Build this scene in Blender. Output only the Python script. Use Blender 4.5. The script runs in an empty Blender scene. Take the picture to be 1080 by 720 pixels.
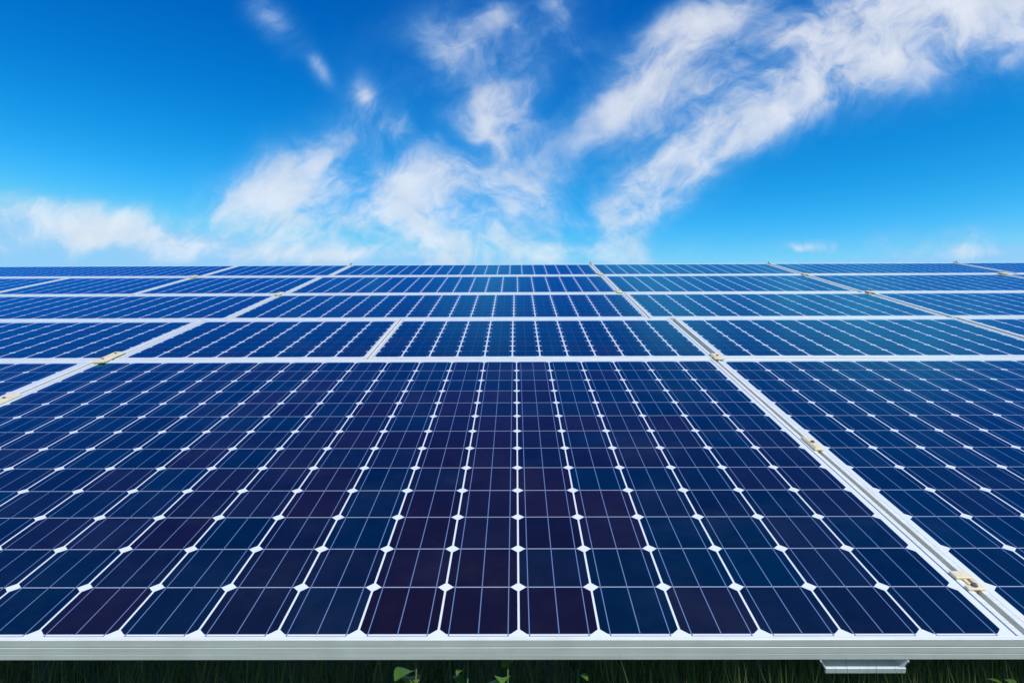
import bpy, bmesh, math, random
import numpy as np
from mathutils import Vector, Matrix

random.seed(7)
RNG = np.random.default_rng(11)
R = math.radians
SC = bpy.context.scene
COL = SC.collection

# ------------------------------------------------------------------ camera
CAM_H = 1.30                                   # eye height above the ground
cam_data = bpy.data.cameras.new('camera')
cam = bpy.data.objects.new('camera', cam_data)
COL.objects.link(cam)
cam_data.sensor_width = 36.0
cam_data.lens = 23.76
cam_data.clip_start = 0.05
cam_data.clip_end = 6000.0
YAW, PITCH, ROLL = -0.00535871549, 0.119306549, -0.00277424557
_f = Vector((math.sin(YAW) * math.cos(PITCH), math.cos(YAW) * math.cos(PITCH), math.sin(PITCH)))
_r = Vector((math.cos(YAW), -math.sin(YAW), 0.0))
_u = _r.cross(_f)
_r2 = _r * math.cos(ROLL) + _u * math.sin(ROLL)
_u2 = -_r * math.sin(ROLL) + _u * math.cos(ROLL)
_m = Matrix((_r2, _u2, -_f)).transposed().to_4x4()
_m.translation = Vector((0, 0, CAM_H))
cam.matrix_world = _m
SC.camera = cam

# ------------------------------------------------------------------ sun, sky, exposure
SUN_DIR = Vector((0.40, -0.68, 0.93)).normalized()         # towards the sun
SUN_EL = math.asin(SUN_DIR.z)
SUN_AZ = math.atan2(SUN_DIR.x, SUN_DIR.y)
sun_data = bpy.data.lights.new('sun', 'SUN')
sun_data.energy = 3.6
sun_data.angle = R(0.5)
sun_data.color = (1.0, 0.94, 0.85)
sun = bpy.data.objects.new('sun', sun_data)
COL.objects.link(sun)
sun.rotation_euler = SUN_DIR.to_track_quat('Z', 'Y').to_euler()
sun.location = (6, -8, 14)

VS = SC.view_settings
SC.display_settings.display_device = 'sRGB'
VS.view_transform = 'Standard'
VS.look = 'None'
VS.gamma = 1.0
VS.use_curve_mapping = False
VS.exposure = 0.0


class N:
    """small wrapper that writes shader maths as plain expressions"""
    def __init__(self, tree, sock):
        self.t, self.s = tree, sock

    def _op(self, op, *others, clamp=False):
        n = self.t.nodes.new('ShaderNodeMath')
        n.operation = op
        n.use_clamp = clamp
        for i, o in enumerate((self,) + others):
            if isinstance(o, N):
                self.t.links.new(o.s, n.inputs[i])
            else:
                n.inputs[i].default_value = float(o)
        return N(self.t, n.outputs[0])

    def __add__(self, o): return self._op('ADD', o)
    def __radd__(self, o): return self._op('ADD', o)
    def __sub__(self, o): return self._op('SUBTRACT', o)
    def __mul__(self, o): return self._op('MULTIPLY', o)
    def __rmul__(self, o): return self._op('MULTIPLY', o)
    def __truediv__(self, o): return self._op('DIVIDE', o)
    def rsub(self, k): return (self * -1.0) + k
    def abs(self): return self._op('ABSOLUTE')
    def lt(self, o): return self._op('LESS_THAN', o)
    def gt(self, o): return self._op('GREATER_THAN', o)
    def mx(self, o): return self._op('MAXIMUM', o)
    def mn(self, o): return self._op('MINIMUM', o)
    def pw(self, o): return self._op('POWER', o)
    def exp(self): return N._const(self.t, math.e)._op('POWER', self)
    def frac(self): return self._op('FRACT')
    def floor(self): return self._op('FLOOR')
    def clamp(self): return self._op('ADD', 0.0, clamp=True)

    @staticmethod
    def _const(t, v):
        n = t.nodes.new('ShaderNodeValue')
        n.outputs[0].default_value = v
        return N(t, n.outputs[0])

    def smooth(self, lo, hi):
        n = self.t.nodes.new('ShaderNodeMapRange')
        n.interpolation_type = 'SMOOTHSTEP'
        self.t.links.new(self.s, n.inputs['Value'])
        n.inputs['From Min'].default_value = lo
        n.inputs['From Max'].default_value = hi
        return N(self.t, n.outputs['Result'])


def combine(t, x, y, z=0.0):
    n = t.nodes.new('ShaderNodeCombineXYZ')
    for i, o in enumerate((x, y, z)):
        if isinstance(o, N):
            t.links.new(o.s, n.inputs[i])
        else:
            n.inputs[i].default_value = float(o)
    return n.outputs[0]


def noise(t, vec, scale, detail=6.0, rough=0.55, lac=2.0, dist=0.0):
    n = t.nodes.new('ShaderNodeTexNoise')
    n.inputs['Scale'].default_value = scale
    n.inputs['Detail'].default_value = detail
    n.inputs['Roughness'].default_value = rough
    n.inputs['Lacunarity'].default_value = lac
    n.inputs['Distortion'].default_value = dist
    t.links.new(vec, n.inputs['Vector'])
    return N(t, n.outputs['Fac'])


def mix_rgb(t, fac, a, b, blend='MIX'):
    n = t.nodes.new('ShaderNodeMix')
    n.data_type = 'RGBA'
    n.blend_type = blend
    for o, key in ((fac, 0), (a, 6), (b, 7)):
        if isinstance(o, N):
            t.links.new(o.s, n.inputs[key])
        elif isinstance(o, bpy.types.NodeSocket):
            t.links.new(o, n.inputs[key])
        elif key == 0:
            n.inputs[0].default_value = o
        else:
            n.inputs[key].default_value = (*o, 1.0)
    return n.outputs[2]


# cirrus patches: where each lies on the northern sky (x/y, z/y of its direction),
# its half length and half width, its slant in degrees and how thick it is
CIRRUS = [(-0.376, 0.623, 0.038, 0.017, -51, 0.45), (-0.187, 0.451, 0.022, 0.014, 29, 0.9), (-0.312, 0.413, 0.102, 0.031, 26, 0.42),
          (-0.376, 0.363, 0.08, 0.031, 12, 0.5), (-0.312, 0.31, 0.084, 0.026, 6, 0.85), (-0.353, 0.336, 0.087, 0.027, 8, 0.5),
          (-0.25, 0.408, 0.074, 0.018, 37, 0.42), (-0.164, 0.347, 0.09, 0.039, 10, 0.52), (-0.104, 0.372, 0.058, 0.027, 12, 0.45),
          (-0.171, 0.295, 0.029, 0.021, 26, 0.55), (-0.128, 0.307, 0.061, 0.015, 12, 0.45), (-0.208, 0.362, 0.044, 0.021, 31, 0.35),
          (-0.097, 0.594, 0.046, 0.04, 47, 0.38), (-0.026, 0.633, 0.026, 0.019, 37, 0.45), (-0.046, 0.488, 0.069, 0.02, 29, 0.42),
          (-0.016, 0.46, 0.048, 0.027, 36, 0.48), (0.003, 0.515, 0.085, 0.036, 53, 0.3), (0.048, 0.55, 0.048, 0.019, 31, 0.38),
          (0.056, 0.633, 0.069, 0.028, 36, 0.32), (-0.062, 0.259, 0.136, 0.024, 0, 0.72), (-0.022, 0.302, 0.062, 0.032, 49, 0.42),
          (0.024, 0.339, 0.033, 0.044, 60, 0.42), (-0.278, 0.25, 0.089, 0.009, 0, 0.65), (-0.149, 0.262, 0.058, 0.012, 0, 0.4),
          (-0.642, 0.307, 0.115, 0.022, -9, 0.95), (-0.624, 0.288, 0.075, 0.013, 3, 0.7), (-0.749, 0.324, 0.051, 0.013, -20, 0.45),
          (-0.794, 0.29, 0.049, 0.03, 0, 0.4), (-0.459, 0.261, 0.052, 0.015, -4, 0.5), (0.185, 0.506, 0.055, 0.029, 33, 0.8),
          (0.242, 0.565, 0.097, 0.018, 45, 0.42), (0.291, 0.591, 0.07, 0.015, 37, 0.38), (0.333, 0.644, 0.096, 0.028, 27, 0.55),
          (0.258, 0.628, 0.085, 0.019, 33, 0.32), (0.447, 0.543, 0.187, 0.039, 36, 1.25), (0.539, 0.595, 0.173, 0.051, 25, 1.4),
          (0.697, 0.619, 0.19, 0.054, 12, 1.4), (0.361, 0.486, 0.089, 0.03, 42, 1.15), (0.313, 0.513, 0.061, 0.021, 35, 0.4),
          (0.235, 0.38, 0.094, 0.034, 46, 1), (0.201, 0.344, 0.062, 0.021, 22, 0.7), (0.291, 0.431, 0.079, 0.022, 42, 0.65),
          (0.154, 0.314, 0.075, 0.013, 10, 0.35), (0.078, 0.263, 0.019, 0.006, 5, 0.7), (0.432, 0.261, 0.037, 0.007, 0, 0.65),
          (0.713, 0.253, 0.074, 0.009, 0, 0.55), (0.655, 0.274, 0.158, 0.015, 3, 0.3), (-0.251, 0.303, 0.159, 0.045, 5, 0.28),
          (-0.063, 0.43, 0.114, 0.03, 53, 0.3), (0.003, 0.566, 0.117, 0.027, 53, 0.3), (-0.229, 0.497, 0.013, 0.025, 10, 0.5),
          (-0.305, 0.549, 0.02, 0.009, -55, 0.42), (-0.113, 0.332, 0.204, 0.091, 18, 0.2), (-0.046, 0.491, 0.093, 0.113, 66, 0.17),
          (-0.134, 0.256, 0.301, 0.019, 0, 0.42), (-0.706, 0.282, 0.174, 0.03, 0, 0.4), (0.696, 0.259, 0.129, 0.018, 2, 0.3)]


def build_world():
    w = bpy.data.worlds.new('World')
    SC.world = w
    w.use_nodes = True
    t = w.node_tree
    t.nodes.clear()
    out = t.nodes.new('ShaderNodeOutputWorld')
    bg = t.nodes.new('ShaderNodeBackground')
    bg.inputs['Strength'].default_value = 0.10
    t.links.new(bg.outputs[0], out.inputs['Surface'])
    sky = t.nodes.new('ShaderNodeTexSky')
    sky.sky_type = 'NISHITA'
    sky.sun_disc = False
    sky.sun_elevation = SUN_EL
    sky.sun_rotation = SUN_AZ
    sky.altitude = 0.0
    sky.air_density = 1.0
    sky.dust_density = 0.3
    sky.ozone_density = 3.0
    # a polarised, deeply saturated blue: each channel has its own contrast
    chan = t.nodes.new('ShaderNodeSeparateColor')
    t.links.new(sky.outputs[0], chan.inputs[0])
    graded = []
    for i, (k, p, top) in enumerate(SKY_GRADE):
        graded.append(((N(t, chan.outputs[i]) * 0.1).pw(p) * (k * 10.0)).mn(top * 10.0))
    gam = t.nodes.new('ShaderNodeCombineColor')
    for i, o in enumerate(graded):
        t.links.new(o.s, gam.inputs[i])
    # direction
    tc = t.nodes.new('ShaderNodeTexCoord')
    sep = t.nodes.new('ShaderNodeSeparateXYZ')
    t.links.new(tc.outputs['Generated'], sep.inputs[0])
    dx, dy, dz = (N(t, sep.outputs[i]) for i in range(3))
    yy = dy.mx(0.08)
    gx, gz = dx / yy, dz / yy
    ca, sa = math.cos(R(38)), math.sin(R(38))
    along = gx * ca + gz * sa
    across = gz * ca - gx * sa
    wx = noise(t, combine(t, gx, gz, 3.1), 3.2, 4, 0.55) - 0.5
    wz = noise(t, combine(t, gx, gz, 8.7), 3.2, 4, 0.55) - 0.5
    px = gx + wx * 0.045
    pz = gz + wz * 0.035
    warped = combine(t, px, pz, 0.0)
    field = None
    for (cx, cz, ra, rb, ang, k) in CIRRUS:
        mp = t.nodes.new('ShaderNodeMapping')            # into the patch's own frame
        mp.vector_type = 'TEXTURE'
        mp.inputs['Location'].default_value = (cx, cz, 0)
        mp.inputs['Rotation'].default_value = (0, 0, R(ang))
        mp.inputs['Scale'].default_value = (ra, rb, 1)
        t.links.new(warped, mp.inputs['Vector'])
        dt = t.nodes.new('ShaderNodeVectorMath')
        dt.operation = 'DOT_PRODUCT'
        t.links.new(mp.outputs[0], dt.inputs[0])
        t.links.new(mp.outputs[0], dt.inputs[1])
        pw = t.nodes.new('ShaderNodeMath')
        pw.operation = 'POWER'
        pw.inputs[0].default_value = 0.55
        t.links.new(dt.outputs['Value'], pw.inputs[1])
        field = N(t, pw.outputs[0])._op('MULTIPLY_ADD', k, field if field is not None else 0.0)
    field = field.mn(1.45)
    veins = noise(t, combine(t, along * 0.42 + wx * 0.25, across + wz * 0.25, 0.4), 8.5, 8, 0.60)
    lumps = noise(t, combine(t, gx + wx * 0.3, gz + wz * 0.3, 5.0), 10.0, 7, 0.58)
    n = veins * 0.5 + lumps * 0.5
    n = ((n - 0.5) * 3.3 + 0.5).mx(0.0).mn(1.3)
    tau = field * (n.pw(2.0) * 2.9 + 0.16)               # optical depth of the ice veil
    dens = (tau * -1.0).exp().rsub(1.0)
    dens = dens * gz.smooth(1.0, 0.66)                   # clouds faded out above the view to weaken their reflection in the glass
    front = dy.smooth(0.05, 0.2)
    dens = dens * front
    # thin veil elsewhere, so that the glass has something soft to mirror
    hz = dz.mx(0.12)
    veil = noise(t, combine(t, dx / hz, dy / hz, 1.7), 1.1, 7, 0.6, dist=0.0).smooth(0.58, 0.85) * 0.22
    dens = dens.mx(veil * dy.smooth(0.3, -0.2))
    body = noise(t, combine(t, gx + wx * 0.2, gz + wz * 0.2, 2.0), 16.0, 3, 0.5)
    white = mix_rgb(t, body.smooth(0.3, 0.7), CLOUD_A, CLOUD_B)
    thin = mix_rgb(t, dens.smooth(0.0, 0.85), CLOUD_THIN, white)      # thin ice veils scatter the blue around them
    col = mix_rgb(t, dens * 0.90, gam.outputs[0], thin)
    t.links.new(col, bg.inputs['Color'])


SKY_GRADE = [(63500.0, 8.0, 0.30), (7.85, 2.267, 0.64), (2.54, 1.335, 0.96)]    # gain, power, ceiling of r, g, b
CLOUD_THIN = (1.5, 5.0, 9.0)
CLOUD_A = (7.2, 7.9, 8.8)
CLOUD_B = (8.6, 9.0, 9.6)
build_world()


# ------------------------------------------------------------------ materials
def new_mat(name):
    m = bpy.data.materials.new(name)
    m.use_nodes = True
    t = m.node_tree
    return m, t, t.nodes['Principled BSDF']


def seti(bsdf, **kw):
    for k, v in kw.items():
        s = bsdf.inputs[k.replace('_', ' ')]
        s.default_value = (*v, 1.0) if isinstance(v, tuple) and len(v) == 3 else v


def attr(t, name):
    a = t.nodes.new('ShaderNodeAttribute')
    a.attribute_name = name
    return N(t, a.outputs['Fac'])


def objcoord(t):
    return t.nodes.new('ShaderNodeTexCoord').outputs['Object']


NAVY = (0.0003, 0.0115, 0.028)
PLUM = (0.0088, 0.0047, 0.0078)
SHEET = (0.77, 0.78, 0.80)
GLASS_IOR = 1.48
GLASS_ROUGH = 0.17
AR_TINT = (0.09, 0.62, 0.98)
AR_GAIN = 1.22


def under_glass(m, t, b, colour, rough):
    """a matt layer behind anti-reflective solar glass, whose weak mirror image is tinted blue"""
    df = t.nodes.new('ShaderNodeBsdfDiffuse')
    t.links.new(colour, df.inputs['Color'])
    gl = t.nodes.new('ShaderNodeBsdfGlossy')
    gl.inputs['Color'].default_value = (*AR_TINT, 1.0)
    if isinstance(rough, N):
        t.links.new(rough.s, gl.inputs['Roughness'])
    else:
        gl.inputs['Roughness'].default_value = rough
    fr = t.nodes.new('ShaderNodeFresnel')
    fr.inputs['IOR'].default_value = GLASS_IOR
    mx = t.nodes.new('ShaderNodeMixShader')
    t.links.new((N(t, fr.outputs[0]) * AR_GAIN).s, mx.inputs[0])
    t.links.new(df.outputs[0], mx.inputs[1])
    t.links.new(gl.outputs[0], mx.inputs[2])
    t.links.new(mx.outputs[0], t.nodes['Material Output'].inputs['Surface'])
    t.nodes.remove(b)


def cell_material(name, gx, gy, chamfer, bus_w, bus_col, gap_col):
    m, t, b = new_mat(name)
    uv = t.nodes.new('ShaderNodeUVMap')
    uv.uv_map = 'cell'
    sp = t.nodes.new('ShaderNodeSeparateXYZ')
    t.links.new(uv.outputs[0], sp.inputs[0])
    u, v = N(t, sp.outputs[0]), N(t, sp.outputs[1])
    eu = ((u - 0.5).abs()).rsub(0.5)            # distance to the nearest cell edge
    ev = ((v - 0.5).abs()).rsub(0.5)
    gap = eu.lt(gx).mx(ev.lt(gy))
    cham = (eu + ev).lt(chamfer)
    bus = (u - 0.5).abs().lt(bus_w)
    bus = bus.mx(((u - 0.5).abs() - 0.368).abs().lt(bus_w))
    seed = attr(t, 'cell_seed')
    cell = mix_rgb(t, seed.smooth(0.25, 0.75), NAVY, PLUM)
    oc = objcoord(t)
    cloudy = noise(t, oc, 9.0, 4, 0.6)
    fine = noise(t, oc, 260.0, 2, 0.5)
    lum = (cloudy * 1.1 + fine * 0.5 + (seed * 53.7).frac() * 0.5 + 0.0)
    hv = t.nodes.new('ShaderNodeHueSaturation')
    t.links.new(cell, hv.inputs['Color'])
    t.links.new(lum.s, hv.inputs['Value'])
    c1 = mix_rgb(t, bus, hv.outputs[0], bus_col)
    line = mix_rgb(t, ev.lt(gy), SHEET, gap_col)
    c2 = mix_rgb(t, gap, c1, line)
    c3 = mix_rgb(t, gap * bus, c2, (0.08, 0.10, 0.16))  # shaded ribbon where a busbar crosses the gap, painted as a dark tick
    c4 = mix_rgb(t, cham, c3, SHEET)
    dust = noise(t, oc, 3.5, 6, 0.65)
    c4 = mix_rgb(t, dust.smooth(0.45, 0.75) * 0.018, c4, (0.36, 0.34, 0.30))      # a breath of dust
    under_glass(m, t, b, c4, dust * 0.06 + (GLASS_ROUGH - 0.03))
    return m


def margin_material():
    m, t, b = new_mat('white_backsheet_with_ribbon')
    uv = t.nodes.new('ShaderNodeUVMap')
    uv.uv_map = 'cell'
    sp = t.nodes.new('ShaderNodeSeparateXYZ')
    t.links.new(uv.outputs[0], sp.inputs[0])
    u, v = N(t, sp.outputs[0]), N(t, sp.outputs[1])
    rib = (v - 0.68).abs().lt(0.055) * (u - 0.5).abs().lt(0.377)
    ends = ((u - 0.5).abs() - 0.368).abs().lt(0.0085) * v.gt(0.63)
    c = mix_rgb(t, rib.mx(ends), SHEET, (0.16, 0.18, 0.22))
    under_glass(m, t, b, c, GLASS_ROUGH)
    return m


def backing_material():
    m, t, b = new_mat('white_backsheet')
    c = mix_rgb(t, noise(t, objcoord(t), 6, 5), (0.78, 0.79, 0.81), (0.82, 0.83, 0.85))
    t.links.new(c, b.inputs['Base Color'])
    seti(b, Roughness=0.3)
    return m


def metal_material(name, ca, cb, rough, metallic, scale=(3, 160, 160)):
    """extruded metal: faint streaks along the profile, a little grime"""
    m, t, b = new_mat(name)
    mp = t.nodes.new('ShaderNodeMapping')
    mp.inputs['Scale'].default_value = scale
    t.links.new(objcoord(t), mp.inputs['Vector'])
    streak = noise(t, mp.outputs[0], 1.0, 5, 0.6)
    grime = noise(t, objcoord(t), 14.0, 7, 0.65)
    c = mix_rgb(t, (streak * 0.55 + grime * 0.45).smooth(0.32, 0.68), ca, cb)
    t.links.new(c, b.inputs['Base Color'])
    t.links.new((streak * 0.2 + (rough - 0.1)).s, b.inputs['Roughness'])
    seti(b, Metallic=metallic)
    return m


M_CELL = cell_material('silicon_cells_under_glass', 0.0140, 0.0088, 0.108, 0.0060, (0.15, 0.22, 0.39), (0.42, 0.45, 0.55))
M_CELL_BACK = cell_material('wide_gap_cells_under_glass', 0.027, 0.005, 0.130, 0.004, (0.06, 0.09, 0.17), (0.16, 0.20, 0.32))
M_MARGIN = margin_material()
M_SHEET = backing_material()
M_SEAL = metal_material('grey_edge_seal', (0.10, 0.11, 0.13), (0.17, 0.18, 0.20), 0.5, 0.0)
M_FRAME = metal_material('anodised_aluminium', (0.71, 0.69, 0.60), (0.87, 0.85, 0.78), 0.42, 0.08)
M_GALV = metal_material('galvanised_steel', (0.60, 0.62, 0.61), (0.74, 0.75, 0.74), 0.42, 0.2, (9, 3, 40))
M_CLAMP = metal_material('yellowed_clamp_metal', (0.78, 0.60, 0.36), (0.88, 0.74, 0.50), 0.5, 0.15, (40, 40, 40))
M_BOLT = metal_material('dull_bolt_steel', (0.16, 0.15, 0.13), (0.30, 0.28, 0.25), 0.45, 0.7, (90, 90, 90))


def leaf_material(name, ca, cb, cc):
    m, t, b = new_mat(name)
    s = attr(t, 'blade_seed')
    c = mix_rgb(t, s.smooth(0.0, 0.8), ca, cb)
    c = mix_rgb(t, s.smooth(0.80, 0.95), c, cc)
    t.links.new(c, b.inputs['Base Color'])
    seti(b, Roughness=0.5)
    tr = t.nodes.new('ShaderNodeBsdfTranslucent')
    t.links.new(c, tr.inputs['Color'])
    mx = t.nodes.new('ShaderNodeMixShader')
    mx.inputs[0].default_value = 0.3
    t.links.new(b.outputs[0], mx.inputs[1])
    t.links.new(tr.outputs[0], mx.inputs[2])
    t.links.new(mx.outputs[0], t.nodes['Material Output'].inputs['Surface'])
    return m


M_GRASS = leaf_material('grass_blades', (0.035, 0.070, 0.016), (0.090, 0.150, 0.032), (0.24, 0.20, 0.09))
M_WEED = leaf_material('weed_leaves', (0.060, 0.140, 0.020), (0.11, 0.22, 0.030), (0.14, 0.22, 0.05))


def ground_material():
    m, t, b = new_mat('meadow_soil')
    oc = objcoord(t)
    a = noise(t, oc, 0.35, 8, 0.6)
    d = noise(t, oc, 14.0, 8, 0.7)
    c = mix_rgb(t, a.smooth(0.35, 0.65), (0.045, 0.080, 0.020), (0.080, 0.110, 0.030))
    c = mix_rgb(t, d.smooth(0.5, 0.7) * 0.6, c, (0.075, 0.055, 0.035))
    t.links.new(c, b.inputs['Base Color'])
    bp = t.nodes.new('ShaderNodeBump')
    bp.inputs['Strength'].default_value = 0.6
    bp.inputs['Distance'].default_value = 0.04
    t.links.new(d.s, bp.inputs['Height'])
    t.links.new(bp.outputs[0], b.inputs['Normal'])
    seti(b, Roughness=0.95)
    return m


# ------------------------------------------------------------------ helpers
def link(name, me, mats, parent=None):
    o = bpy.data.objects.new(name, me)
    for m in (mats if isinstance(mats, (list, tuple)) else [mats]):
        if m.name not in [x.name for x in me.materials if x]:
            me.materials.append(m)
    COL.objects.link(o)
    if parent:
        o.parent = parent
    return o


def empty(name, loc, rot=(0, 0, 0)):
    o = bpy.data.objects.new(name, None)
    o.empty_display_size = 0.1
    COL.objects.link(o)
    o.location = loc
    o.rotation_euler = rot
    return o


def tag(o, label=None, cat=None, group=None, kind=None):
    for k, v in (('label', label), ('category', cat), ('group', group), ('kind', kind)):
        if v:
            o[k] = v
    return o


def mesh_from(name, verts, faces):
    me = bpy.data.meshes.new(name)
    me.from_pydata(verts, [], faces)
    me.update()
    return me


def bm_mesh(name, bm, smooth=False):
    bmesh.ops.recalc_face_normals(bm, faces=bm.faces)
    me = bpy.data.meshes.new(name)
    bm.to_mesh(me)
    bm.free()
    if smooth:
        for p in me.polygons:
            p.use_smooth = True
    return me


def bm_box(bm, x0, x1, y0, y1, z0, z1, bevel=0.0, seg=2):
    r = bmesh.ops.create_cube(bm, size=1.0)
    vs = r['verts']
    bmesh.ops.scale(bm, verts=vs, vec=(x1 - x0, y1 - y0, z1 - z0))
    bmesh.ops.translate(bm, verts=vs, vec=((x0 + x1) / 2, (y0 + y1) / 2, (z0 + z1) / 2))
    if bevel:
        es = list({e for v in vs for e in v.link_edges})
        bmesh.ops.bevel(bm, geom=es, offset=bevel, segments=seg, affect='EDGES', profile=0.5)


def bm_cyl(bm, c, r, h, axis='Z', n=16):
    mat = Matrix.Translation(c)
    if axis == 'Y':
        mat = mat @ Matrix.Rotation(R(90), 4, 'X')
    bmesh.ops.create_cone(bm, cap_ends=True, segments=n, radius1=r, radius2=r * 0.94, depth=h, matrix=mat)


# ------------------------------------------------------------------ ground (one sheet to the horizon)
gv, gf = [], []
xs = [-3000, -600, -120, -40, -16, -8, -4, 0, 4, 8, 16, 40, 120, 600, 3000]
for yy in xs:
    for xx in xs:
        near = max(0.0, 1 - (abs(xx) + abs(yy)) / 60)
        gv.append((xx, yy, RNG.normal() * 0.03 * near - 0.02))
k = len(xs)
for j in range(k - 1):
    for i in range(k - 1):
        a = j * k + i
        gf.append((a, a + 1, a + k + 1, a + k))
ground = link('ground', mesh_from('ground', gv, gf), ground_material())
tag(ground, 'dark weedy meadow ground under the raised solar panels', 'ground', kind='structure')

# ------------------------------------------------------------------ solar panels
GROUP = 'solar panels mounted in five rows up the slope'
LIP_Z = 0.0016
LIP = 0.013
SEAL = 0.0022
FRAME_H = 0.042


def laminate_mesh(nx, ny, cw, ch, bias, side, ends, back):
    """side, ends: white margin plus frame lip at both sides and both ends"""
    # under the lip and just clear of it runs a dark seal
    xs = [-side[0] + 0.003, -side[0] + LIP + SEAL] + [i * cw for i in range(nx + 1)] + [nx * cw + side[1] - LIP - SEAL, nx * cw + side[1] - 0.003]
    ys = [-ends[0] + 0.003] + [j * ch for j in range(ny + 1)] + [ny * ch + ends[1] - 0.003]
    W, H = len(xs), len(ys)
    verts = [(x, y, 0.0) for y in ys for x in xs]
    faces, mats, seeds, uvs = [], [], [], []
    for j in range(H - 1):
        for i in range(W - 1):
            a = j * W + i
            faces.append((a, a + 1, a + W + 1, a + W))
            inx, iny = 1 < i < W - 3, 0 < j < H - 2
            if inx and iny:
                mats.append(0)
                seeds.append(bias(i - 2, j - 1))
                uvs += [(0, 0), (1, 0), (1, 1), (0, 1)]
            elif i in (0, W - 2):
                mats.append(3)
                seeds.append(0)
                uvs += [(0, 0)] * 4
            elif inx and j == 0 and not back:
                mats.append(1)
                seeds.append(0)
                uvs += [(0, 0), (1, 0), (1, 1), (0, 1)]
            else:
                mats.append(1)
                seeds.append(0)
                uvs += [(0, 0)] * 4
    b = len(verts)
    x0, x1, y0, y1 = xs[0], xs[-1], ys[0], ys[-1]
    verts += [(x0, y0, -0.0055), (x1, y0, -0.0055), (x1, y1, -0.0055), (x0, y1, -0.0055)]
    faces.append((b + 3, b + 2, b + 1, b))
    mats.append(2)
    seeds.append(0)
    uvs += [(0, 0)] * 4
    me = mesh_from('laminate', verts, faces)
    for m in (M_CELL_BACK if back else M_CELL, M_MARGIN, M_SHEET, M_SEAL):
        me.materials.append(m)
    me.polygons.foreach_set('material_index', mats)
    lay = me.uv_layers.new(name='cell')
    lay.data.foreach_set('uv', [c for uv in uvs for c in uv])
    at = me.attributes.new('cell_seed', 'FLOAT', 'FACE')
    at.data.foreach_set('value', seeds)
    return me


def frame_mesh(x0, x1, y0, y1, lipx, lipy, h):
    """four mitred extrusions; (d, z) = inset from the outer face and height.
    A thin saw cut is left open at each mitre."""
    def prof(lip):
        b = LIP_Z
        return [(0.0006, b), (0.0, b - 0.0006), (0.0, -0.0130), (0.0007, -0.0136), (0.0007, -0.0150), (0.0, -0.0156),
                (0.0, -0.0290), (0.0002, -0.0294), (0.0002, -0.0302), (0.0, -0.0306),
                (0.0, -h + 0.0008), (0.0008, -h), (0.028, -h), (0.028, -h + 0.002), (0.002, -h + 0.002),
                (0.002, -0.008), (lip - 0.0004, -0.008), (lip, -0.0076), (lip, b - 0.0005), (lip - 0.0005, b)]
    verts, faces = [], []
    cut = 0.00025
    sides = [((x0, y0), (x1, y0), (0, 1), lipy), ((x1, y0), (x1, y1), (-1, 0), lipx),
             ((x1, y1), (x0, y1), (0, -1), lipy), ((x0, y1), (x0, y0), (1, 0), lipx)]
    for (ax, ay), (bx, by), (ix, iy), lip in sides:
        ln = math.hypot(bx - ax, by - ay)
        tx, ty = (bx - ax) / ln, (by - ay) / ln
        ring = []
        P = prof(lip)
        # mitre: the inset along the run follows the two lips' ratio
        other = lipx if lip is lipy else lipy
        for end in (0, 1):
            base = len(verts)
            for d, z in P:
                dd = d if d <= 0.011 else d
                off = dd + cut
                px = (ax + tx * off if end == 0 else bx - tx * off) + ix * d
                py = (ay + ty * off if end == 0 else by - ty * off) + iy * d
                verts.append((px, py, z))
            ring.append(base)
        n = len(P)
        for q in range(n):
            r = (q + 1) % n
            faces.append((ring[0] + q, ring[0] + r, ring[1] + r, ring[1] + q))
        faces.append(tuple(ring[0] + q for q in range(n)))
        faces.append(tuple(ring[1] + q for q in reversed(range(n))))
    bm = bmesh.new()
    me = mesh_from('tmp', verts, faces)
    bm.from_mesh(me)
    bpy.data.meshes.remove(me)
    return bm_mesh('frame', bm)


def junction_box_mesh(w, h):
    bm = bmesh.new()
    bm_box(bm, w / 2 - 0.06, w / 2 + 0.06, h - 0.20, h - 0.11, -0.030, -0.0060, 0.003)
    return bm_mesh('junction_box', bm)


def make_panel(xa, xb, ri, label, bias, side):
    """xa, xb: outer edges across the slope; ri: which row; side: margin plus lip at either side"""
    Y, Z, tilt, cw0, ny, ch, ends = ROWS[ri]
    inner = (xb - xa) - side[0] - side[1]
    nx = max(1, round(inner / cw0))
    cw = inner / nx
    t = empty('solar_panel', (xa + side[0], Y, Z + CAM_H), (R(tilt + random.uniform(-.05, .05)), R(random.uniform(-.03, .03)), 0))
    tag(t, label, 'solar panel', GROUP)
    link('cell_sheet', laminate_mesh(nx, ny, cw, ch, bias, side, ends, ri > 0), [], t)
    lip = 0.011 if ri == 0 else LIP
    link('frame', frame_mesh(-side[0], nx * cw + side[1], -ends[0], ny * ch + ends[1], LIP, lip, FRAME_H), M_FRAME, t)
    link('junction_box', junction_box_mesh(nx * cw, ny * ch), M_BOLT, t)
    return t


# row: y and z of the lowest cell edge (z from the eye), tilt, cell width, cells up the slope, cell height, margins
ROWS = [(1.3557, -0.4034, 20.0, 0.156, 13, 0.156, (0.0185, 0.050)),
        (3.3495, 0.3266, 19.75, 0.1422, 8, 0.904 / 8, (0.041, 0.065)),
        (4.3145, 0.6773, 19.75, 0.1381, 8, 0.899 / 8, (0.054, 0.061)),
        (5.2715, 1.0251, 19.75, 0.1295, 8, 0.931 / 8, (0.054, 0.072)),
        (6.2787, 1.3910, 19.75, 0.1211, 8, 0.794 / 8, (0.064, 0.030))]


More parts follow.
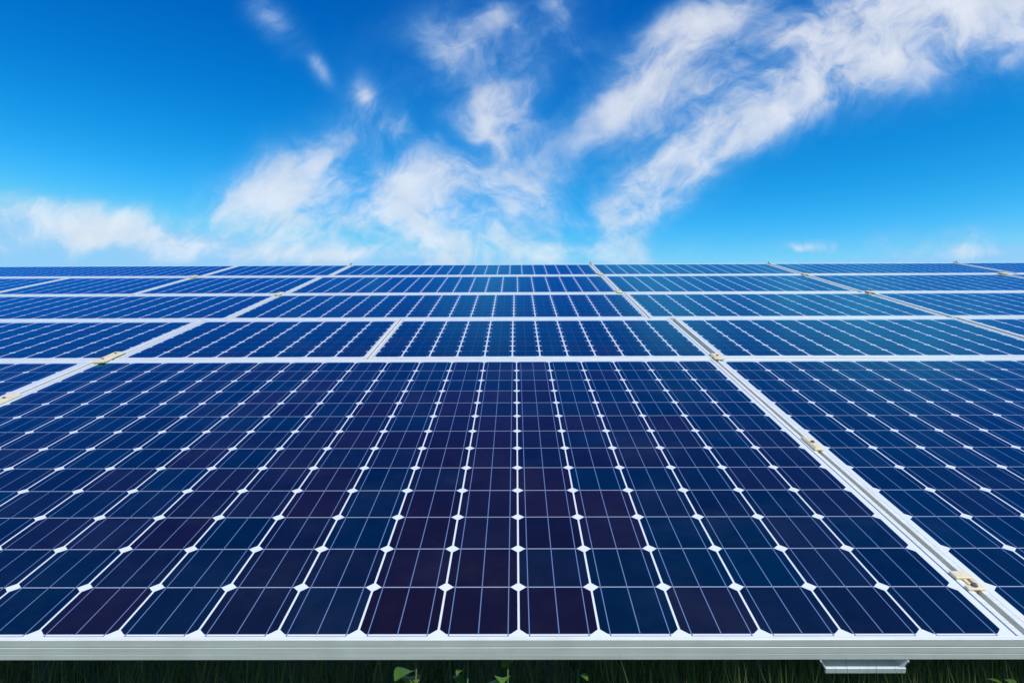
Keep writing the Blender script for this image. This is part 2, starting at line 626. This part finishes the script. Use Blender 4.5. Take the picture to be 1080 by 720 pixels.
def seed_front(i, j):
    """plum mid-panel, navy outwards: view-angle sheen painted into the cell tint, varied per cell"""
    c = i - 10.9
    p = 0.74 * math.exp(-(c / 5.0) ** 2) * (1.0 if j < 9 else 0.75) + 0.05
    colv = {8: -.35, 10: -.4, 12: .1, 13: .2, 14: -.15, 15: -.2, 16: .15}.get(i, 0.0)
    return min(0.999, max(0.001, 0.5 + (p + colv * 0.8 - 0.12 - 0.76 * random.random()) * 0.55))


def seed_navy(i, j):
    return random.random() * 0.42


def seed_mixed(i, j):
    return random.random() * 0.55


# edges of the panels of each row, how each panel looks or where it stands, tint of its cells, side margins
LAYOUT = [
    (0, -5.050, -2.068, 'dark blue solar panel of the front row cut off by the left picture edge', seed_navy, (0.030, 0.050)),
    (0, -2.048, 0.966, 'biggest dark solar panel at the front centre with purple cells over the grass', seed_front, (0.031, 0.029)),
    (0, 0.980, 3.980, 'deep blue solar panel of the front row beside two cream clamps', seed_navy, (0.029, 0.030)),
    (1, -3.750, -2.000, 'leftmost solar panel of the second row behind the front row', seed_navy, (0.030, 0.036)),
    (1, -1.984, -0.736, 'narrow solar panel of the second row between two white joints, second from left', seed_mixed, (0.036, 0.018)),
    (1, -0.726, 0.980, 'solar panel of the second row straight behind the purple celled front panel', seed_mixed, (0.018, 0.028)),
    (1, 1.010, 2.772, 'solar panel of the second row ending at a dark open gap', seed_navy, (0.028, 0.028)),
    (1, 2.806, 4.620, 'rightmost solar panel of the second row, cut off beyond the dark gap', seed_navy, (0.026, 0.030)),
    (2, -4.550, -1.862, 'leftmost solar panel of the third row, hazy blue with small cell dashes', seed_navy, (0.030, 0.026)),
    (2, -1.848, 0.847, 'wide central solar panel of the third row with bright column lines', seed_mixed, (0.026, 0.022)),
    (2, 0.859, 2.742, 'solar panel of the third row right of the cream clamped central joint', seed_navy, (0.022, 0.026)),
    (2, 2.776, 4.700, 'rightmost solar panel of the third row beyond the dark gap', seed_navy, (0.024, 0.030)),
    (3, -5.850, -4.186, 'sliver of solar panel at the left end of the fourth row', seed_navy, (0.030, 0.024)),
    (3, -4.170, -3.022, 'second solar panel from the left in the fourth row', seed_navy, (0.024, 0.024)),
    (3, -3.006, -1.822, 'third solar panel from the left in the fourth row, between slanting white joints', seed_navy, (0.024, 0.022)),
    (3, -1.808, 0.811, 'wide central solar panel of the fourth row with bright column lines', seed_mixed, (0.022, 0.020)),
    (3, 0.823, 2.683, 'solar panel of the fourth row right of its central joint', seed_navy, (0.020, 0.024)),
    (3, 2.715, 4.515, 'pale reflecting solar panel of the fourth row near the right edge', seed_navy, (0.024, 0.024)),
    (3, 4.550, 6.450, 'sliver of solar panel at the right end of the fourth row', seed_navy, (0.024, 0.030)),
    (4, -8.000, -5.532, 'sliver of solar panel at the left end of the back row', seed_navy, (0.030, 0.024)),
    (4, -5.514, -2.968, 'second solar panel from the left in the back row, under the sky', seed_navy, (0.024, 0.024)),
    (4, -2.950, -1.755, 'narrow solar panel of the back row between two slanting white joints', seed_navy, (0.024, 0.022)),
    (4, -1.740, 0.795, 'wide central solar panel of the back row below the white clouds', seed_mixed, (0.022, 0.018)),
    (4, 0.807, 2.672, 'solar panel of the back row right of its central joint, below blue sky', seed_navy, (0.018, 0.024)),
    (4, 2.704, 4.655, 'pale reflecting solar panel of the back row, second from right', seed_navy, (0.024, 0.024)),
    (4, 4.690, 6.600, 'rightmost solar panel of the back row at the picture edge', seed_navy, (0.024, 0.030)),
]
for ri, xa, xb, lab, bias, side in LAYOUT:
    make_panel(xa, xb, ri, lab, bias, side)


# ------------------------------------------------------------------ clamps that hold the panels at their joints
def on_row(ri, x, s, up=0.0):
    Y, Z, t, *_ = ROWS[ri]
    c, sn = math.cos(R(t)), math.sin(R(t))
    return Vector((x, Y + s * c - up * sn, Z + CAM_H + s * sn + up * c))


def clamp_meshes(L, wd, hole):
    bm = bmesh.new()
    top = LIP_Z + 0.0005
    if hole:                                    # pressed clip: two tongues with a gap between them
        bm_box(bm, -wd / 2, wd / 2, 0.012, L / 2 + 0.010, top, top + 0.006, 0.0018)
        bm_box(bm, -wd / 2, wd / 2, -L / 2, -0.014, top, top + 0.005, 0.0018)
        bm_box(bm, wd / 2 - 0.012, wd / 2 - 0.001, -0.018, 0.016, top + 0.0003, top + 0.0050, 0.001)
    else:
        bm_box(bm, -wd / 2, wd / 2, -L / 2, L / 2, top, top + 0.0075, 0.0020)
        bm_box(bm, -wd / 2 + 0.004, wd / 2 - 0.004, -L / 2 + 0.006, L / 2 - 0.006, top + 0.0065, top + 0.0095, 0.0012)
    bm_box(bm, -0.0035, 0.0035, -L * 0.4, L * 0.4, -0.036, top + 0.001)      # web down into the joint
    plate = bm_mesh('plate', bm)
    bm = bmesh.new()
    z = top + (0.0095 if not hole else 0.006)
    yb = 0.0 if not hole else -L / 2 + 0.012
    bm_cyl(bm, (0.0, yb, z + 0.002), 0.0055, 0.0045, n=6)
    bm_cyl(bm, (0.0, yb, z + 0.0001), 0.0075, 0.0014, n=20)
    bolt = bm_mesh('bolt', bm)
    return plate, bolt


def make_clamp(ri, x, s, label, L=0.095, wd=0.040, hole=False, z=0.0, bolts=1):
    e = empty('panel_clamp', on_row(ri, x, s, z), (R(ROWS[ri][2]), 0, 0))
    tag(e, label, 'clamp', 'clamps at the joints between panels')
    p, b = clamp_meshes(L, wd, hole)
    link('plate', p, M_CLAMP, e)
    for k in range(bolts):
        o = link('bolt', b, M_BOLT, e)
        if bolts > 1:
            o.location = (0, (k - 0.5) * L * 0.55, 0)
    return e


make_clamp(0, 0.974, 0.955, 'cream block clamp on the joint halfway up the big front panel', L=0.110, wd=0.030)
make_clamp(0, 0.972, 0.165, 'cream clip with a dark hole near the lower right corner of the big front panel', L=0.058, wd=0.038, hole=True)
make_clamp(0, 0.990, 2.085, 'cream clamp where the front joint meets the second row, right of centre', L=0.10, wd=0.050, z=0.004)
make_clamp(0, -2.020, 2.11, 'long cream clamp with two dark bolts left, where front and second row meet', L=0.20, wd=0.056, bolts=2, z=0.004)
make_clamp(0, -2.058, 1.45, 'cream clamp on the front joint at the left picture edge', L=0.13, wd=0.050)
make_clamp(2, -1.855, 0.95, 'pale clamp at the upper end of the left joint in the third row', L=0.11, wd=0.045, z=0.004)
make_clamp(3, 0.817, -0.02, 'cream clamp at the foot of the central joint in the fourth row', L=0.10, wd=0.045)
make_clamp(4, 0.801, -0.02, 'cream clamp at the foot of the central joint in the back row', L=0.10, wd=0.045)
make_clamp(3, -3.014, 0.98, 'pale clamp at the upper end of a slanting joint, fourth row left', L=0.10, wd=0.045, z=0.004)
make_clamp(2, 2.759, 0.93, 'pale clamp on the dark gap at the top of the third row', L=0.07, wd=0.052, z=0.004)
make_clamp(3, 2.699, 0.98, 'pale clamp on the dark gap at the top of the fourth row', L=0.07, wd=0.052, z=0.004)
make_clamp(3, 4.532, 0.98, 'small pale clamp at the top of the fourth row near the right edge', L=0.07, wd=0.052, z=0.004)


def top_clip(x, label):
    """end clip that grips the upper frame edge of the back row and sticks up against the sky"""
    e = empty('end_clip', on_row(4, x, 0.794 + 0.030 + 0.002), (R(19.75), 0, 0))
    tag(e, label, 'clamp', 'end clips along the top edge of the back row')
    bm = bmesh.new()
    bm_box(bm, -0.020, 0.020, 0.0, 0.005, -0.05, 0.018, 0.0015)
    bm_box(bm, -0.020, 0.020, -0.030, -0.0002, 0.0025, 0.0075, 0.0015)
    link('bracket', bm_mesh('bracket', bm), M_GALV, e)
    bm = bmesh.new()
    bm_cyl(bm, (0, -0.015, 0.0115), 0.008, 0.008, n=6)
    bm_cyl(bm, (0, -0.015, 0.019), 0.004, 0.012, n=10)
    link('bolt', bm_mesh('bolt', bm), M_BOLT, e)


top_clip(0.801, 'dark end clip on the skyline at the central joint of the back row')
top_clip(2.688, 'grey end clip on the skyline at the second joint right of centre')
top_clip(4.672, 'grey end clip on the skyline near the right picture edge')
top_clip(-1.748, 'grey end clip on the skyline at the joint left of centre')


# ------------------------------------------------------------------ steel substructure under the panels
def rail_mesh(x, w, depth):
    """hat-section rail: runs up the slope under the frames, its cut end shows below the front edge"""
    th = 0.003
    outer = [(-w / 2 - 0.004, 0.0), (-w / 2 - 0.002, 0.0), (-w / 2 + 0.010, -depth), (w / 2 - 0.010, -depth),
             (w / 2 + 0.002, 0.0), (w / 2 + 0.004, 0.0)]
    inner = [(w / 2 + 0.004, -th), (w / 2 + 0.0005, -th), (w / 2 - 0.0075, -depth - th), (-w / 2 + 0.0075, -depth - th),
             (-w / 2 - 0.0005, -th), (-w / 2 - 0.004, -th)]
    loop = outer + inner
    v, f = [], []
    L = 5.75
    for y in (0.0, L):
        v += [(a, y, b) for a, b in loop]
    n = len(loop)
    for i in range(n):
        j = (i + 1) % n
        f.append((i, j, n + j, n + i))
    # end faces as strips so that the channel stays open
    for base in (0, n):
        for i in range(5):
            f.append((base + i, base + i + 1, base + n - 2 - i, base + n - 1 - i))
    bm = bmesh.new()
    me = mesh_from('tmp', v, f)
    bm.from_mesh(me)
    bpy.data.meshes.remove(me)
    # front lip: a short plate folded down at the cut end
    bm_box(bm, -w / 2 + 0.004, w / 2 - 0.004, -0.006, -0.0015, -depth - 0.004, -depth + 0.007, 0.0008)
    return bm_mesh('support_rail', bm)


RAILS = [(0.662, 'galvanised rail end poking out under the front frame edge, right of centre'),
         (-3.05, 'galvanised rail under the panels far to the left'),
         (4.35, 'galvanised rail under the panels far to the right')]
for x, lab in RAILS:
    e = link('support_rail', rail_mesh(0, 0.160, 0.018), M_GALV)
    e.location = on_row(0, x, -0.021, -FRAME_H - 0.0015)
    e.rotation_euler = (R(20.0), 0, 0)
    tag(e, lab, 'rail', 'rails carrying the panels')

# ------------------------------------------------------------------ posts
for (x, _), where in zip(RAILS, ('the rail that pokes out in front', 'the far left rail', 'the far right rail')):
    for y, word in ((3.9, 'front'), (6.2, 'rear')):
        top = ROWS[0][1] + CAM_H + (y - ROWS[0][0]) * math.tan(R(20)) - 0.16
        bm = bmesh.new()
        bm_box(bm, -0.05, 0.05, -0.035, -0.030, 0, top)
        bm_box(bm, -0.05, 0.05, 0.030, 0.035, 0, top)
        bm_box(bm, -0.0025, 0.0025, -0.0299, 0.0299, 0, top)
        o = link('support_post', bm_mesh('support_post', bm), M_GALV)
        o.location = (x, y, -0.02)
        tag(o, f'{word} galvanised steel post holding up {where}', 'post', 'posts under the panel table')


# ------------------------------------------------------------------ grass and weeds
def blades(n, xr, yr, hr, lean, width, dens=None, tip=None):
    V, F, S = [], [], []
    c = 0
    while c < n:
        x, y = RNG.uniform(*xr), RNG.uniform(*yr)
        if dens and RNG.random() > dens(x, y):
            continue
        c += 1
        h = hr[0] + (hr[1] - hr[0]) * RNG.random() ** 1.6
        if tip:
            h = (tip(y) + 0.03) / 0.84
        a = RNG.uniform(0, 2 * math.pi)
        ln = lean * h * RNG.uniform(0.2, 1.3)
        dx, dy = math.cos(a) * ln, math.sin(a) * ln
        fa = RNG.uniform(0, math.pi)
        wx, wy = math.cos(fa) * width * RNG.uniform(0.5, 1.3), math.sin(fa) * width
        b = len(V)
        for k, tt in enumerate((0.0, 0.4, 0.75)):
            q = tt * tt
            w = (1.0, 0.85, 0.5)[k]
            px, py, pz = x + dx * q, y + dy * q, h * (tt - 0.18 * q) - 0.03
            V.append((px - wx * w, py - wy * w, pz))
            V.append((px + wx * w, py + wy * w, pz))
        V.append((x + dx, y + dy, h * 0.84 - 0.03))
        F += [(b, b + 1, b + 3, b + 2), (b + 2, b + 3, b + 5, b + 4), (b + 4, b + 5, b + 6)]
        s = RNG.random()
        S += [s, s, s]
    return V, F, S


def blade_object(name, parts, mat):
    V, F, S = [], [], []
    for v, f, s in parts:
        b = len(V)
        V += v
        F += [tuple(i + b for i in q) for q in f]
        S += s
    me = mesh_from(name, V, F)
    at = me.attributes.new('blade_seed', 'FLOAT', 'FACE')
    at.data.foreach_set('value', S)
    for p in me.polygons:
        p.use_smooth = True
    return link(name, me, mat)


def thick_right(x, y):
    return 0.55 if x < 0.3 else 1.0


def tall_front(y):
    """grass in front of the panel edge: its tips stop short of the frame"""
    return CAM_H - y * math.tan(R(18.5 + 1.3 * RNG.random()))


def tall_under(y):
    """grass that has grown up under the panel, never through it"""
    return 0.66 + RNG.random() * (0.16 + (y - 1.353) * 0.364)


grass = blade_object('grass', [
    blades(26000, (-4.5, 5.0), (1.3, 5.2), (0.10, 0.40), 0.5, 0.0035, thick_right),
    blades(9000, (-3.0, 3.6), (1.1, 2.6), (0.15, 0.55), 0.55, 0.0030, thick_right),
    blades(1500, (-2.2, 2.8), (1.2, 2.6), (0.45, 0.78), 0.35, 0.0022, thick_right),
    blades(1300, (0.30, 1.9), (1.25, 1.348), (0, 1), 0.12, 0.0046, tip=tall_front),
    blades(90, (-1.4, 0.3), (1.27, 1.348), (0, 1), 0.12, 0.0030, tip=tall_front),
    blades(2600, (0.22, 2.1), (1.40, 1.80), (0, 1), 0.12, 0.0034, tip=tall_under),
    blades(1300, (-1.9, 0.22), (1.40, 1.80), (0, 1), 0.12, 0.0026, tip=tall_under),
    blades(7000, (-8.0, 8.0), (-3.0, 1.1), (0.08, 0.30), 0.6, 0.0040),
], M_GRASS)
tag(grass, 'dark unmown grass in the shade below the panels', 'grass', kind='stuff')


def leaf_geo(V, F, S, base, yaw, pitch, L, W):
    b = len(V)
    n = 6
    cy, sy = math.cos(yaw), math.sin(yaw)
    seed = random.random()
    for i in range(n + 1):
        tt = i / n
        w = W * math.sin(math.pi * min(1, tt * 0.92 + 0.06)) ** 0.8 * (1 - 0.35 * tt)
        r = L * tt
        drop = -0.5 * L * tt * tt
        for k in (-1, 0, 1):
            lx, ly = r * math.cos(pitch), k * w
            lz = r * math.sin(pitch) + drop + abs(k) * w * 0.25
            V.append((base[0] + lx * cy - ly * sy, base[1] + lx * sy + ly * cy, base[2] + lz))
    for i in range(n):
        for k in range(2):
            a = b + i * 3 + k
            F.append((a, a + 1, a + 4, a + 3))
            S.append(seed)


def weed(x, y, h, nl, L, W, label):
    e = empty('weed', (x, y, -0.03))
    tag(e, label, 'weed', 'broad leaved weeds under the front edge')
    bm = bmesh.new()
    prev = None
    pts = [Vector((math.sin(q * 2.3 + x * 7) * 0.015 * q, math.cos(q * 1.9 + x) * 0.015 * q, h * q)) for q in (0, .25, .5, .75, 1)]
    for i, p in enumerate(pts):
        rad = 0.004 * (1 - 0.6 * i / 4)
        ring = [bm.verts.new(p + Vector((math.cos(a) * rad, math.sin(a) * rad, 0))) for a in [k * math.pi / 3 for k in range(6)]]
        if prev:
            for k in range(6):
                bm.faces.new((prev[k], prev[(k + 1) % 6], ring[(k + 1) % 6], ring[k]))
        prev = ring
    bm.faces.new(prev)
    link('stem', bm_mesh('stem', bm, True), M_WEED, e)
    for i in range(nl):
        V, F, S = [], [], []
        q = 0.90 + 0.10 * (i + 0.5) / nl
        leaf_geo(V, F, S, (0.003 * q, 0, h * q), i * 2.4 + x * 3, R(25 + 20 * random.random()), L * random.uniform(0.8, 1.15), W * random.uniform(0.8, 1.2))
        me = mesh_from('leaf', V, F)
        at = me.attributes.new('blade_seed', 'FLOAT', 'FACE')
        at.data.foreach_set('value', S)
        for p in me.polygons:
            p.use_smooth = True
        link('leaf', me, M_WEED, e)


weed(-0.205, 1.372, 0.868, 3, 0.050, 0.022, 'bright green weed with a rounded leaf left of centre')
weed(-0.030, 1.375, 0.870, 4, 0.060, 0.017, 'bright green weed with drooping leaves below the panel centre')
weed(-0.110, 1.390, 0.862, 3, 0.050, 0.010, 'slim dark green weed between the two brighter weeds')
weed(0.120, 1.400, 0.850, 3, 0.045, 0.010, 'small dark weed right of the drooping one')
weed(0.930, 1.365, 0.846, 7, 0.045, 0.009, 'leafy weed in tall grass by the rail end')
